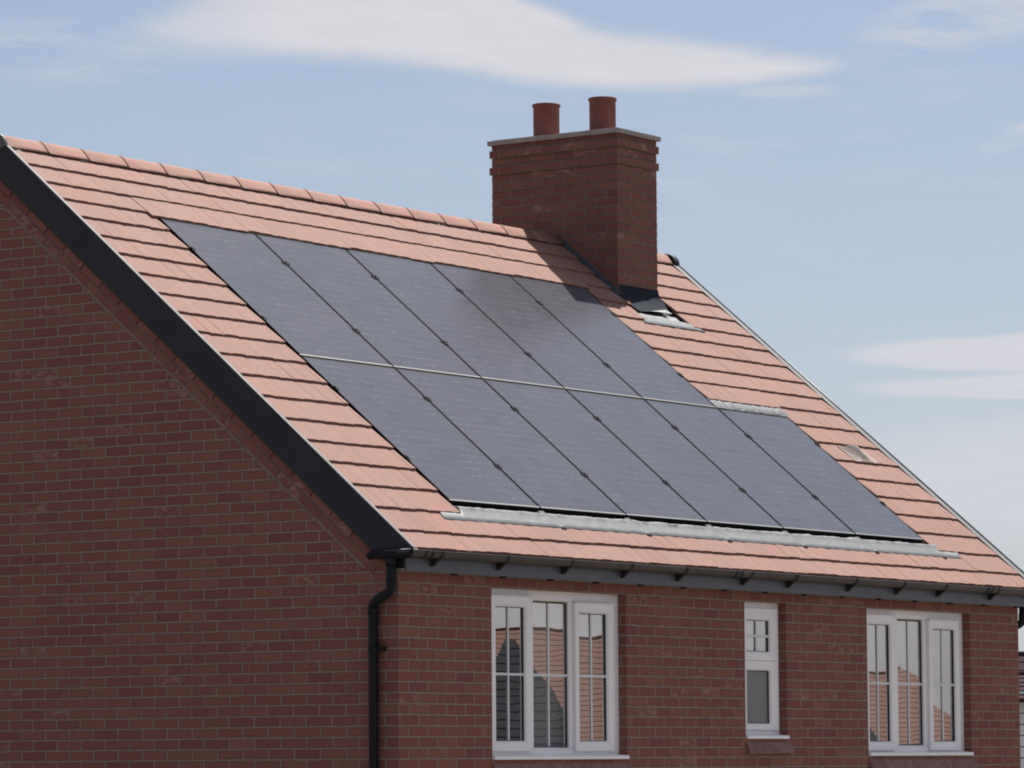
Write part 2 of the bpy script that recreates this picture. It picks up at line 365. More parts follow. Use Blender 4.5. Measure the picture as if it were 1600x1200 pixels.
# ------------------------------------------------------------------ house geometry constants
RP = .7004; YE, ZE = -.1388, .2300; CP, SP = math.cos(RP), math.sin(RP)
YR = 3.600; GZ = -ZO
UK = [0.0, .203, .459, .718, .971, 1.218, 1.471, 1.734, 1.988, 2.236, 2.484, 2.722, 2.957, 3.196, 3.437, 3.659, 3.895, 4.120, 4.337, 4.563, 4.80]
XL, XR = .032, 9.178
WX1 = 9.1125; WY1 = 7.2        # wall right corner, wall back
def rf(X, u, dn=0.0, back=False):
    y = YE+u*CP-dn*SP; z = ZE+u*SP+dn*CP
    return (X, 2*YR-y, z) if back else (X, y, z)

house = thing('brick_house', 'red brick house with orange tiled roof and solar panels', 'house', (4.5, 3.6, GZ))

# --- walls -----------------------------------------------------------
wins = [(1.115, 2.868, -1.185, 0.0), (4.557, 5.187, -1.035, 0.0), (6.469, 8.231, -1.170, 0.0)]
RD = .10                       # reveal depth
mb = MB()
def uvfront(pts): return [(p[0], -p[2]) for p in pts]
def uvside(pts): return [(p[1]+.1125, -p[2]) for p in pts]
def fq(x0, x1, z0, z1):
    P = [(x0, 0, z0), (x1, 0, z0), (x1, 0, z1), (x0, 0, z1)]; mb.face(P, uvfront(P))
ZT = .16
xs = [0.0]
for a, b, c, d in wins: xs += [a, b]
xs.append(WX1)
for i in range(0, len(xs)-1):
    a, b = xs[i], xs[i+1]
    if i % 2 == 0: fq(a, b, GZ, ZT)
    else:
        wz = wins[i//2]; fq(a, b, wz[3], ZT); fq(a, b, GZ, wz[2]-.02)
for a, b, c, d in wins:         # reveals
    for x, s_ in ((a, 1), (b, -1)):
        P = [(x, 0, c-.02), (x, RD, c-.02), (x, RD, d), (x, 0, d)]
        if s_ < 0: P = P[::-1]
        mb.face(P, [(p[1]+x, -p[2]) for p in P])
    P = [(a, 0, d), (a, RD, d), (b, RD, d), (b, 0, d)]; mb.face(P, [(p[0], p[1]) for p in P])
    P = [(a, 0, c-.02), (b, 0, c-.02), (b, RD, c-.02), (a, RD, c-.02)]; mb.face(P, [(p[0], p[1]) for p in P])
zap = ZE+(YR-YE)*SP/CP-.05
for X, flip in ((0.0, False), (WX1, True)):
    P = [(X, WY1, GZ), (X, 0, GZ), (X, 0, ZT), (X, YR, zap), (X, WY1, ZT)]
    if flip: P = P[::-1]
    mb.face(P, uvside(P))
P = [(WX1, WY1, GZ), (0, WY1, GZ), (0, WY1, ZT), (WX1, WY1, ZT)]; mb.face(P, uvfront(P))
wall = mb.build('wall', M_brick, house)
# raked brick band under the left verge: two courses laid to the slope
mb = MB()
ex = Vector((0, CP, SP)); ez = Vector((0, -SP, CP))
for back in (False, True):
    for rr in (0, 1):
        d0 = -.215-.075*(rr+1); d1 = -.215-.075*rr
        u = .02+rr*.03; first = True
        while u < 4.86:
            L = random.choice([.225, .1125, .1125, .15]) if rr else .225
            u2 = min(u+L, 4.87)
            pr = .006+random.uniform(0, .004)+(.010 if rr == 0 else 0)
            P = [rf(-pr, a, b, back) for a, b in ((u+.006, d0+.007), (u2-.006, d0+.007), (u2-.006, d1-.006), (u+.006, d1-.006))]
            if P[0][2] > .03:
                Q = [(0.02, p[1], p[2]) for p in P]; hu = random.uniform(0, 30)
                hx = math.floor(hu)*.225
                def uvb(pts, h=hx): return [(h+.03+.17*(k in (1, 2)), .0075*1.5+.05*(k in (2, 3))) for k in range(len(pts))]
                mb.hexa(Q+P, uvf=uvb)
            u = u2
mb2 = MB()
for back in (False, True):
    P = [rf(-.004, a, b, back) for a, b in ((.07, -.20), (4.87, -.20), (4.89, -.378), (.25, -.378))]
    Q = [(.01, p[1], p[2]) for p in P]; mb2.hexa(Q+P)
band = mb.build('raked_brick_band', M_brick, wall)
mb2.build('raked_band_mortar', M_mortar_band if 'M_mortar_band' in globals() else mat('band_mortar', (.20, .145, .120), .9, vary=.2, vscale=12), wall)

# --- roof tiles ---------------------------------------------------------
PX0, PW, PU0, PH = 1.0582, 1.1621, .6028, 1.7286
PTOPX = PX0+5*PW; PBOTX = PX0+6*PW; PMID = PU0+PH; PTOP = PU0+2*PH
def cut(iv, a, b):
    out = []
    for p, q in iv:
        if q <= a or p >= b: out.append((p, q)); continue
        if p < a: out.append((p, a))
        if q > b: out.append((b, q))
    return out
def spans(k):
    iv = [(XL-.038, XR)]
    u0, u1 = UK[k], UK[k+1]
    if 2 <= k <= 9: iv = cut(iv, PX0-.014, PBOTX+.026)
    if 10 <= k <= 16: iv = cut(iv, PX0-.014, PTOPX+.028)
    if 15 <= k <= 16: iv = cut(iv, 7.380, 8.165)
    if k >= 17: iv = cut(iv, 7.372, 8.165 if k < 18 else 8.075)
    return iv
def tile(mb, x0, x1, ua, ub, back, seg=4, da=.008, db=-.011, th=.020, rnd=None, lift=0.0, hfirst=True):
    rnd = random.random() if rnd is None else rnd
    j = random.uniform(-.0008, .0008)+lift; du = random.uniform(-.0045, .0045); tw = random.uniform(-.0022, .0022)
    n = seg
    top_a, top_b, bot_a = [], [], []
    for i in range(n+1):
        t = i/n; x = x0+(x1-x0)*t; c = .0032*(1-(2*t-1)**2)-.0012
        if (i == 0 and hfirst) or (i == n and not hfirst): c -= .0009
        h = j+tw*(t-.5)
        top_a.append(rf(x, ua+du, da+h+c, back)); top_b.append(rf(x, ub, db+h*.5+c*.6, back)); bot_a.append(rf(x, ua+du, da-th+h+c*.6, back))
    for i in range(n):
        f = [top_a[i], top_a[i+1], top_b[i+1], top_b[i]]; g = [bot_a[i], bot_a[i+1], top_a[i+1], top_a[i]]
        if back: f = f[::-1]; g = g[::-1]
        mb.face(f, rnd=rnd); mb.face(g, rnd=rnd)
    for i in (0, n):
        x = x0 if i == 0 else x1
        bb = rf(x, ub, db-th, back); f = [top_a[i], top_b[i], bb, bot_a[i]]; mb.face(f, rnd=rnd)
    bb0, bb1 = rf(x0, ub, db-th, back), rf(x1, ub, db-th, back)
    mb.face([bot_a[0], bb0, bb1, bot_a[-1]], rnd=rnd)
mb = MB(); TW = .330; half = .165
for k in range(20):
    off = (k % 2)*half+random.uniform(-.004, .004)
    ul, un = UK[k], UK[k+1]
    for a, b in spans(k):
        x = XL-TW*1.0+off-.04
        while x < b:
            pr = random.random(); hx = random.uniform(-.0006, .0006)
            for hh in (0, 1):
                p, q = x+hh*half, x+(hh+1)*half
                g0 = g1 = 0.0
                p, q = p+g0, q-g1
                pa, qa = max(p, a), min(q, b)
                if qa-pa > .02:
                    ua, lf, ub_, db_ = ul, hx, un+.035, -.011
                    if k == 17 and PX0-.02 < (pa+qa)/2 < PTOPX+.02: jc = ((pa+qa)/2-PX0)/PW; ua = 4.044+.022*(1-(jc-math.floor(jc))); lf = .010+hx
                    if k == 9 and (pa+qa)/2 > PBOTX: pass
                    if k == 10 and PTOPX < (pa+qa)/2 < PBOTX+.02: ua = 2.452; lf = .006
                    if k == 19: ub_ = un+.0
                    tile(mb, pa, qa, ua, ub_, False, lift=lf, hfirst=(hh == 0), rnd=min(1, max(0, pr+random.uniform(-.15, .15))))
            x += TW
for k in range(20):            # rear slope, plain courses
    x = XL
    while x < XR-.01:
        q = min(x+half*2, XR); tile(mb, x+.001, q-.001, UK[k], UK[k+1]+.02, True, seg=2); x = q
roof = mb.build('roof', M_tile, house)
# underlay and battens zone beneath the tiles
mb = MB()
for back in (False, True):
    pts = [(XL-.01, .04), (XR+.01, .04), (XR+.01, 4.88), (XL-.01, 4.88)]
    P = [rf(x, u, -.055, back) for x, u in pts]; Q = [rf(x, u, -.075, back) for x, u in pts]
    mb.hexa(Q+P)
mb.build('roof_underlay', M_felt, roof)
# loose broken tile corner lying beside the chimney
mb = MB()
P = [rf(7.345, 3.885, .012), rf(7.405, 3.880, .010), rf(7.392, 3.915, .022), rf(7.352, 3.918, .024)]
Q = [rf(7.345, 3.885, .000), rf(7.405, 3.880, .000), rf(7.392, 3.915, .006), rf(7.352, 3.918, .006)]
mb.hexa(Q+P, rnd=.9); mb.build('tile_fragment', M_tile, roof)

# ridge tiles
RR = .100; ZRC = ZE+(YR-YE)*SP/CP-.068; RH = .094
def ridge_tile(x0, x1, rnd, cap=False):
    mb = MB(); n = 12
    prof = [(x0, 0.0), (x0, 1), (x0+.028, 1), (x0+.034, 0)] if False else None
    rs = [(x0, RR+.0015), (x0+.030, RR+.0015), (x0+.036, RR-.0005), (x1, RR-.001)]
    A0, A1 = R(4), R(176)
    def ring(x, r): return [(x, YR+(2*i/n-1)*r, ZRC+RH+(r-RR)*1.3-(math.sqrt(.0026+(1.40*(2*i/n-1)*r)**2)-.0510)) for i in range(n+1)]
    rings = [ring(x, r) for x, r in rs]
    for a, b in zip(rings, rings[1:]):
        for i in range(n): mb.face([a[i+1], b[i+1], b[i], a[i]], sm=True, rnd=rnd)
    inn = [ring(x0, RR-.014), ring(x1, RR-.014)]
    for (a, b) in ((rings[0], inn[0]), (inn[1], rings[-1])):
        for i in range(n): mb.face([a[i+1], a[i], b[i], b[i+1]], rnd=rnd)
    for i in (0, n): mb.face([rings[0][i], rings[-1][i], inn[1][i], inn[0][i]], rnd=rnd)
    return mb.build('ridge_tile', M_ridge, roof, origin=(x0, YR, ZRC))
seams = [-.035]+[.4293+.4667*k for k in range(20)]
seams = [s_ for s_ in seams if s_ < 9.15]+[9.24]
for i in range(len(seams)-1):
    a, b = seams[i], seams[i+1]
    if a > 7.37 and b < 8.06: continue
    if a < 7.38 < b: b = 7.39
    if a < 8.06 < b: a = 8.06
    ridge_tile(a+.002, b-.002, random.random())
for a, b in ((-.02, 7.38), (8.07, 9.22)):      # bedding under the ridge tiles, with mortar squeezed out here and there
    for back in (False, True):
        mb = MB()
        P = [rf(x, u, dn, back) for x, u, dn in ((a, 4.775, -.03), (b, 4.775, -.03), (b, 4.86, -.03), (a, 4.86, -.03), (a, 4.788, .008), (b, 4.788, .008), (b, 4.86, .008), (a, 4.86, .008))]
        mb.hexa(P); mb.build('ridge_bedding', mat('ridge_bedding_mat', (.075, .045, .038), .95), roof)
    mb = MB(); n = int((b-a)/.02); lo = []; hi = []
    for i in range(n+1):
        x = a+(b-a)*i/n; q = max(0, noise.noise(Vector((x*5.2, 1, 4)))*.9+noise.noise(Vector((x*19, 2, 4)))*.5-.12)
        lo.append(rf(x, 4.783-.075*q, -.004)); hi.append(rf(x, 4.790, .007))
    for i in range(n): mb.face([lo[i], lo[i+1], hi[i+1], hi[i]])
    mb.build('ridge_mortar', mat('ridge_mortar_mat', (.27, .24, .21), .9, vary=.2, vscale=40), roof)
# ridge end caps
for x0, x1 in ((-.062, -.036), (9.24, 9.285)):
    mb = MB(); n = 12; mb.prism([(-(RR+.004)*math.cos(math.pi*i/n), (RH+.004)*math.sin(math.pi*i/n)) for i in range(n+1)]+[(.05, -.02), (-.05, -.02)],
                     lambda p, t: (t, YR+p[0], ZRC+p[1]), x0, x1)
    mb.build('ridge_end_cap', M_verge if x0 < 0 else M_black, roof)
mb = MB()
# left end cap is pale; right end cap is black
mb = MB()
mb.prism([(-(RR+.006)*math.cos(math.pi*i/12), (RH+.006)*math.sin(math.pi*i/12)) for i in range(13)]+[(.05, -.07), (-.05, -.07)], lambda p, t: (t, YR+p[0], ZRC+p[1]), 9.205, 9.238)
mb.build('ridge_end_seal', M_black, roof)

# verge trims: pale strips along both roof ends
for X0, X1, left in ((-.0545, XL-.034, True), (XR-.004, 9.268, False)):
    for back in (False, True):
        mb = MB(); n = 60
        A, B, C_, D_ = [], [], [], []
        for i in range(n+1):
            u = -.012+(4.80+.012)*i/n; e = .0018*noise.noise(Vector((u*3, X0, 1)))
            A.append(rf(X0-e, u, .0095 if left else .004, back)); B.append(rf(X0-e, u, .017 if left else .006, back)); C_.append(rf(X1, u, .010 if left else .001, back)); D_.append(rf(X1, u, -.03, back))
        for i in range(n):
            for p, q in ((A, B), (B, C_), (C_, D_)): mb.face([p[i], q[i], q[i+1], p[i+1]])
        mb.face([A[0], D_[0], C_[0], B[0]])
        mb.build('verge_trim', M_verge, roof)

# bargeboards
def barge(xa, xb, nm):
    mb = MB()
    out = [(YE-.055, .150), ]
    def P(u, dn): q = rf(0, u, dn); return (q[1], q[2])
    tp = .009 if nm == 'l' else -.012; top0 = P(-.035, tp); apex = (YR, ZE+(YR-YE)*SP/CP+tp/CP)
    low = -.218
    zb = .178
    ul = (zb-ZE-low*CP)/SP; lowp = P(ul, low)
    apl = (YR, ZE+(YR-YE)*SP/CP+low/CP)
    front = [top0, apex, apl, lowp, (YE-.046, zb)]
    mir = [(2*YR-a, b) for a, b in front][::-1]
    mb.prism(mir[::-1], lambda p, t: (t, p[0], p[1]), xa, xb); mb.build('bargeboard', M_barge, house)
    mb = MB(); mb.prism(front[::-1], lambda p, t: (t, p[0], p[1]), xa, xb)
    return mb.build('bargeboard', M_barge, house)
bl = barge(-.052, .0, 'l'); br_ = barge(WX1+.005, 9.274, 'r')
mb = MB(); mb.tube([rf(9.277, -.02, .008), rf(9.277, 4.80, .008)], .0075, 6); mb.build('verge_edge_bead', M_fascia, bl)
mb = MB(); mb.box(-.0545, -.052, YR-.012, YR+.012, zap-.26, zap+.06); mb.build('joint_cover', M_seal, bl)

# fascia and soffit, one per eaves
fasc = []
for s_ in (1, 0):
    f = (lambda y: 2*YR-y) if s_ else (lambda y: y)
    mb = MB(); ya, yb = sorted((f(-.100), f(-.082))); mb.box(-.045, 9.27, ya, yb, .074, .215)
    fascia = mb.build('fascia', M_fascia, house)
    mb = MB(); ya, yb = sorted((f(-.081), f(-.001))); mb.box(-.044, 9.262, ya, yb, .080, .092); mb.build('soffit', M_soffit, fascia)
    for xa, xb in ((-.049, -.001), (WX1+.001, 9.268)):
        mb = MB(); ya, yb = sorted((f(-.0805), f(.03))); mb.box(xa, xb, ya, yb, .0935, .21); mb.build('eaves_box_end', M_black, fascia)
x = .55
while x < 9.1:
    mb = MB(); mb.box(x-.014, x+.016, -.096, -.06, .061, .0735); mb.box(x-.030, x+.032, -.092, -.065, .067, .0735)
    mb.build('soffit_clip', M_black, fascia, origin=(x, -.08, .07)); x += .599

# gutter (half round) with brackets and unions
def halfround(mb, fn, a, b, r, n=10, th=.003):
    for rr_, flip in ((r, False), (r-th, True)):
        A = [fn(math.cos(math.pi*i/n)*rr_, -math.sin(math.pi*i/n)*rr_, a) for i in range(n+1)]
        B = [fn(math.cos(math.pi*i/n)*rr_, -math.sin(math.pi*i/n)*rr_, b) for i in range(n+1)]
        for i in range(n):
            q = [A[i], A[i+1], B[i+1], B[i]]; mb.face(q[::-1] if flip else q, sm=True)
    for s_ in (1, -1): # rims
        mb.face([fn(s_*r, 0, a), fn(s_*r, 0, b), fn(s_*(r-th*2), .0015, b), fn(s_*(r-th*2), .0015, a)])
def stop(mb, fn, a, b, r, n=10):
    mb.prism([(math.cos(math.pi*i/n)*r, -math.sin(math.pi*i/n)*r) for i in range(n+1)], lambda p, t: fn(p[0], p[1], t), a, b)
GY, GZT, GR = -.152, .212, .048
fx = lambda p, q, t: (t, GY+p, GZT+q)
fb = lambda p, q, t: (t, 2*YR-GY+p, GZT+q)
mb = MB(); halfround(mb, fx, -.10, 9.36, GR); stop(mb, fx, 9.355, 9.36, GR)
gutter = mb.build('gutter', M_gutter, house)
mb = MB(); halfround(mb, fb, -.1, 9.36, GR); mb.build('gutter', M_gutter, house)
def bracket(x, arms=True, name='gutter_bracket'):
    mb = MB(); n = 8
    for i in range(n):
        a0, a1 = math.pi*(.35+.65*i/n), math.pi*(.35+.65*(i+1)/n)
        q = []
        for rr_ in (GR+.0045, GR+.001):
            for a in (a0, a1): q.append((math.cos(a)*rr_, -math.sin(a)*rr_))
        P = [(x-.014, GY+c, GZT+d) for c, d in (q[0], q[1], q[3], q[2])]; Q = [(x+.014, GY+c, GZT+d) for c, d in (q[0], q[1], q[3], q[2])]
        mb.hexa(P+Q)
    if arms:
        mb.prism([(-.1015, .190), (-.1015, .112), (-.114, .112), (-.176, .164), (-.150, .172)], lambda p, t: (t, p[0], p[1]), x-.014, x+.014)
        mb.box(x-.020, x+.020, -.1045, -.1015, .120, .175)
    mb.build(name, mat('bracket_black', (.028, .026, .027), .6, spec=.2), gutter, origin=(x, GY, GZT))
for x in (.25, 1.05, 1.87, 2.66, 3.42, 4.36, 5.04, 5.98, 6.77, 7.48, 8.40, 9.15): bracket(x)
for x in (4.14, 8.22, .06): 
    bracket(x, False, 'gutter_union'); bracket(x+.075, False, 'gutter_union')
# short return piece round the corner that feeds the downpipe
def downpipe(XW, sgn):
    gx = XW-sgn*.088; yo = -.002; zr = .186
    fr = lambda p, q, t: (gx+p, t, zr+.012+q)
    mb = MB(); halfround(mb, fr, -.172, .170, .040); stop(mb, fr, .168, .178, .042)
    mb.tube([(gx, -.172, zr+.006), (gx, .166, zr+.006)], .031, 12)
    mb.build('gutter_return', M_black, gutter)
    pw = XW-sgn*.050; yp = .178
    mb = MB()
    mb.tube([(gx, yo, zr-.02), (gx, yo, -.030), (gx+.004*sgn, yo+.006, -.050), (gx+.012*sgn, yo+.024, -.068), (pw-.010*sgn, yp-.028, -.128), (pw-.002*sgn, yp-.008, -.144), (pw, yp, -.165), (pw, yp, GZ+.1)], .034, 20)
    dp = mb.build('downpipe', M_black, house, origin=(pw, yp, GZ))
    for pa, pb, rr_ in (((gx, yo, .17), (gx, yo, .115), .040), ((gx, yo, -.028), (gx, yo, .018), .038), ((pw, yp, -.158), (pw, yp, -.215), .0385)):
        mb = MB(); mb.tube([pa, pb], rr_, 20); mb.build('pipe_socket', M_black, dp, origin=pa)
    for z in (-.452, -2.3, -4.1):
        mb = MB(); mb.tube([(pw, yp, z-.018), (pw, yp, z+.018)], .0385, 20); mb.box(min(XW, pw), max(XW, pw), yp-.075, yp-.030, z-.014, z+.014)
        mb.tube([(XW-sgn*.016, yp-.066, z), (XW-sgn*.032, yp-.066, z)], .010, 8)
        mb.build('pipe_clip', M_black, dp, origin=(pw, yp, z))
downpipe(0.0, 1); downpipe(WX1, -1)

# ------------------------------------------------------------------ chimney
CX0, CX1, CY0, CY1 = 7.398, 8.045, 2.956, 4.284; CZT = 4.258
mb = MB()
def uvch_s(pts): return [(p[1]-CY0+.0, -(p[2]-4.145)) for p in pts]
def uvch_f(pts): return [(p[0]-CX0+.1125, -(p[2]-4.145)) for p in pts]
def chbox(x0, x1, y0, y1, z0, z1):
    for P, fn in (([(x0, y1, z0), (x0, y0, z0), (x0, y0, z1), (x0, y1, z1)], uvch_s), ([(x0, y0, z0), (x1, y0, z0), (x1, y0, z1), (x0, y0, z1)], uvch_f),
                  ([(x1, y0, z0), (x1, y1, z0), (x1, y1, z1), (x1, y0, z1)], uvch_s), ([(x1, y1, z0), (x0, y1, z0), (x0, y1, z1), (x1, y1, z1)], uvch_f)):
        mb.face(P, fn(P))
    P = [(x0, y0, z1), (x1, y0, z1), (x1, y1, z1), (x0, y1, z1)]; mb.face(P, [(p[0], p[1]) for p in P])
    P = [(x0, y0, z0), (x0, y1, z0), (x1, y1, z0), (x1, y0, z0)]; mb.face(P, [(p[0], p[1]) for p in P])
# courses built one at a time so the arrises are slightly uneven
z = 4.145-.075*22
while z < CZT-.01:
    e = random.uniform(-.0035, .0035); e2 = random.uniform(-.003, .003)
    z1 = min(z+.065, CZT)
    corb = 0.016 if (abs(z-4.150) < .006 or abs(z-4.000) < .006) else 0
    chbox(CX0+e-corb, CX1+e2+corb, CY0+e2-corb, CY1+e+corb, z, z1)
    chbox(CX0+.003, CX1-.003, CY0+.003, CY1-.003, z1, min(z+.075, CZT+.001))
    z += .075
chimney = mb.build('chimney', M_brick_ch, house, origin=((CX0+CX1)/2, (CY0+CY1)/2, 2.9))
mb = MB()
mb.box(CX0-.030, CX1+.030, CY0-.030, CY1+.030, CZT+.002, CZT+.040)
mb.box(CX0+.0, CX1-.0, CY0+.0, CY1-.0, CZT+.040, CZT+.050)
mb.build('capping_slab', M_cap, chimney)
for cy in (3.912, 3.312):
    mb = MB(); zt = 4.640-(CZT+.05)
    pr = [(.118, 0), (.1175, zt-.034), (.120, zt-.029), (.127, zt-.022), (.1285, zt-.013), (.127, zt-.004), (.122, zt), (.112, zt), (.106, zt-.01), (.104, 0)]
    mb.lathe(pr, (7.722, cy, CZT+.05), 40)
    pot = mb.build('chimney_pot', M_pot, chimney, origin=(7.722, cy, CZT+.05))
    mb = MB(); mb.lathe([(.16, 0.0), (.15, .010), (.125, .022), (.112, .026)], (7.722, cy, CZT+.050), 28)
    mb.build('pot_flaunching', M_mortar, chimney, origin=(7.722, cy, CZT+.05))
# lead work around the chimney
def wob(x, y, s=1.0): return noise.noise(Vector((x*s, y*s, 3.1)))
mb = MB()
g = []
ch_u = (CY0-YE)/CP         # slope distance where the front face meets the roof plane (dn 0)
def apron(rows, X0, X1, n, rough=.006):
    g = []
    for (u, dn, xa, xb, wu) in rows:
        r_ = []
        for i in range(n+1):
            t = i/n; X = xa+(xb-xa)*t
            q = Vector(rf(X, u+wu*wob(X, u, 9), dn+rough*wob(X*1.0+7, u*2, 7)))
            r_.append(q)
        g.append(r_)
    return g
zf = lambda X, z: Vector((X, CY0-.004, z))
n = 26
M_lead_shaded = mat('lead_shaded_dark', (.020, .025, .034), .9, spec=.08, vary=.12, vscale=10, bump=.006, bscale=12)  # near-black lead: the shade on the apron is put into the colour
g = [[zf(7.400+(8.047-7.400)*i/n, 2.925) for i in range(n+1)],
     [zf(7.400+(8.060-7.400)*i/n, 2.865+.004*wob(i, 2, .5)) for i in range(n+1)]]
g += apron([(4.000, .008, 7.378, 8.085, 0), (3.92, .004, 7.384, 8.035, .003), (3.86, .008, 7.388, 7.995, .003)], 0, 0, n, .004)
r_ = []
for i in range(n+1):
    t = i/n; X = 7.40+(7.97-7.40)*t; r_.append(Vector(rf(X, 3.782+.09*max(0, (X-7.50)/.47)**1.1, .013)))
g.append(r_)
mb.sheet(g); mb.build('chimney_apron_shaded', M_lead_shaded, chimney)
mb = MB(); g = [[], []]
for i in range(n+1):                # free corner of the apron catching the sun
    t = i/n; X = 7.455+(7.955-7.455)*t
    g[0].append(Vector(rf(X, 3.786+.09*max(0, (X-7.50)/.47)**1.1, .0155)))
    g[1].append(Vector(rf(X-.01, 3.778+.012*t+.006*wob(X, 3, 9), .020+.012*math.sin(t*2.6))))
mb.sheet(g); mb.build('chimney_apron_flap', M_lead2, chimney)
mb = MB(); g = []
for u, dn, xa, xb in ((3.86, -.040, 7.37, 8.15), (3.775, -.010, 7.37, 8.05), (3.755, .001, 7.37, 8.12), (3.70, .003, 7.345, 8.20), (3.655, .004, 7.33, 8.25), (3.608, .006, 7.30, 8.30), (3.604, .001, 7.30, 8.30)):
    r_ = []
    for i in range(n+1):
        t = i/n; X = xa+(xb-xa)*t; uu = u
        if 3.70 < u < 3.80: uu = u+.020*max(0, 1-abs(X-7.50)/.12)-.10*max(0, (X-7.75))+.008*wob(X, 1, 9)
        r_.append(Vector(rf(X, uu+.003*wob(X, u, 14), dn+.004*wob(X, u*2, 9))))
    g.append(r_)
mb.sheet(g); mb.build('chimney_apron_lower', M_lead, chimney)
mb = MB()                       # side flashing on the left face, following the slope
for k in range(14):
    ua, ub = 4.02+k*.062, 4.02+(k+1)*.062+.004
    if ub > 4.90: break
    ya = YE+ua*CP; yb = YE+ub*CP; za = ZE+ua*SP; zb = ZE+ub*SP; e = .004*(k % 2)
    mb.hexa([(CX0-.008-e, ya, za-.02), (CX0+.004, ya, za-.02), (CX0+.004, yb, zb-.02), (CX0-.008-e, yb, zb-.02),
             (CX0-.008-e, ya, za+.040), (CX0+.004, ya, za+.040), (CX0+.004, yb, zb+.040), (CX0-.008-e, yb, zb+.040)])
mb.hexa([rf(7.368, 4.03, .002), rf(7.396, 4.03, .002), rf(7.396, 4.78, .002), rf(7.368, 4.78, .002), rf(7.369, 4.03, .010), rf(7.396, 4.03, .016), rf(7.396, 4.78, .016), rf(7.369, 4.78, .010)])
mb.build('side_flashing', mat('dark_lead', (.07, .078, .09), .7, spec=.2, vary=.2, vscale=20), chimney)

# ------------------------------------------------------------------ windows
def bar(mb, x0, x1, y0, y1, z0, z1, bev=.004):
    mb.box(x0, x1, y0, y1, z0, z1)
def ring(mb, x0, x1, z0, z1, w, y0, y1, ch=.010):
    """mitred rectangular frame with a chamfered inner edge; w = (left, right, bottom, top) widths"""
    l, r_, b, t = w
    o = [(x0, z0), (x1, z0), (x1, z1), (x0, z1)]; i1 = [(x0+l-ch, z0+b-ch), (x1-r_+ch, z0+b-ch), (x1-r_+ch, z1-t+ch), (x0+l-ch, z1-t+ch)]
    i2 = [(x0+l, z0+b), (x1-r_, z0+b), (x1-r_, z1-t), (x0+l, z1-t)]
    for k in range(4):
        j = (k+1) % 4
        A = lambda p, y: (p[0], y, p[1])
        mb.face([A(o[k], y0), A(o[j], y0), A(i1[j], y0), A(i1[k], y0)])
        mb.face([A(i1[k], y0), A(i1[j], y0), A(i2[j], y0+ch), A(i2[k], y0+ch)])
        mb.face([A(i2[k], y0+ch), A(i2[j], y0+ch), A(i2[j], y1), A(i2[k], y1)])
        mb.face([A(o[j], y0), A(o[k], y0), A(o[k], y1), A(o[j], y1)])
        mb.face([A(o[j], y1), A(o[k], y1), A(i2[k], y1), A(i2[j], y1)])
def pane(parent, x0, x1, z0, z1, y, name='glass_pane', m=None, tilt=0.0, tilt2=0.0):
    mb = MB(); c = (x0+x1)/2; cz = (z0+z1)/2
    f = lambda x, z, yy: (x, yy+(x-c)*tilt+(z-cz)*tilt2, z)
    mb.hexa([f(x0, z0, y), f(x1, z0, y), f(x1, z0, y+.004), f(x0, z0, y+.004), f(x0, z1, y), f(x1, z1, y), f(x1, z1, y+.004), f(x0, z1, y+.004)])
    return mb.build(name, m or M_glass, parent)
def gbars(parent, x0, x1, z0, z1, y, zm=None):
    mb = MB(); xc = (x0+x1)/2-.006; zc = zm if zm is not None else (z0+z1)/2
    mb.box(xc-.009, xc+.009, y, y+.006, z0, zc-.009); mb.box(xc-.009, xc+.009, y, y+.006, zc+.009, z1)
    mb.box(x0, x1, y-.0005, y+.0065, zc-.009, zc+.009); mb.build('glazing_bar', M_bar, parent)
def gasket(parent, x0, x1, z0, z1, y):
    mb = MB(); e = .005
    mb.box(x0, x0+e, y, y+.012, z0, z1); mb.box(x1-e, x1, y, y+.012, z0, z1); mb.box(x0+e, x1-e, y, y+.012, z0, z0+e); mb.box(x0+e, x1-e, y, y+.012, z1-e, z1)
    mb.build('gasket', M_seal, parent)
def blind(parent, x0, x1, z0, z1, y):
    mb = MB(); z = z0
    while z < z1:                  # closed slats, each leaning a little over the one below
        mb.hexa([(x0, y, z), (x1, y, z), (x1, y+.001, z), (x0, y+.001, z), (x0, y+.0045, z+.025), (x1, y+.0045, z+.025), (x1, y+.0055, z+.025), (x0, y+.0055, z+.025)]); z += .0235
    mb.build('window_blind', M_blind, parent)
def room(parent, x0, x1, z0, z1):
    mb = MB(); y0, y1 = .13, 2.4; a, b, c, d = x0-.6, x1+.6, z0-.9, z1+.2
    mb.face([(a, y1, c), (b, y1, c), (b, y1, d), (a, y1, d)]); mb.face([(a, y0, c), (a, y1, c), (a, y1, d), (a, y0, d)]); mb.face([(b, y1, c), (b, y0, c), (b, y0, d), (b, y1, d)])
    mb.face([(a, y0, d), (a, y1, d), (b, y1, d), (b, y0, d)]); mb.face([(a, y0, c), (b, y0, c), (b, y1, c), (a, y1, c)])
    for (p, q, r_, s_) in ((a, x0+.02, c, d), (x1-.02, b, c, d), (x0+.02, x1-.02, c, z0+.02), (x0+.02, x1-.02, z1-.02, d)):
        mb.face([(p, y0, r_), (p, y0, s_), (q, y0, s_), (q, y0, r_)])
    mb.build('room_lining', M_room, parent)
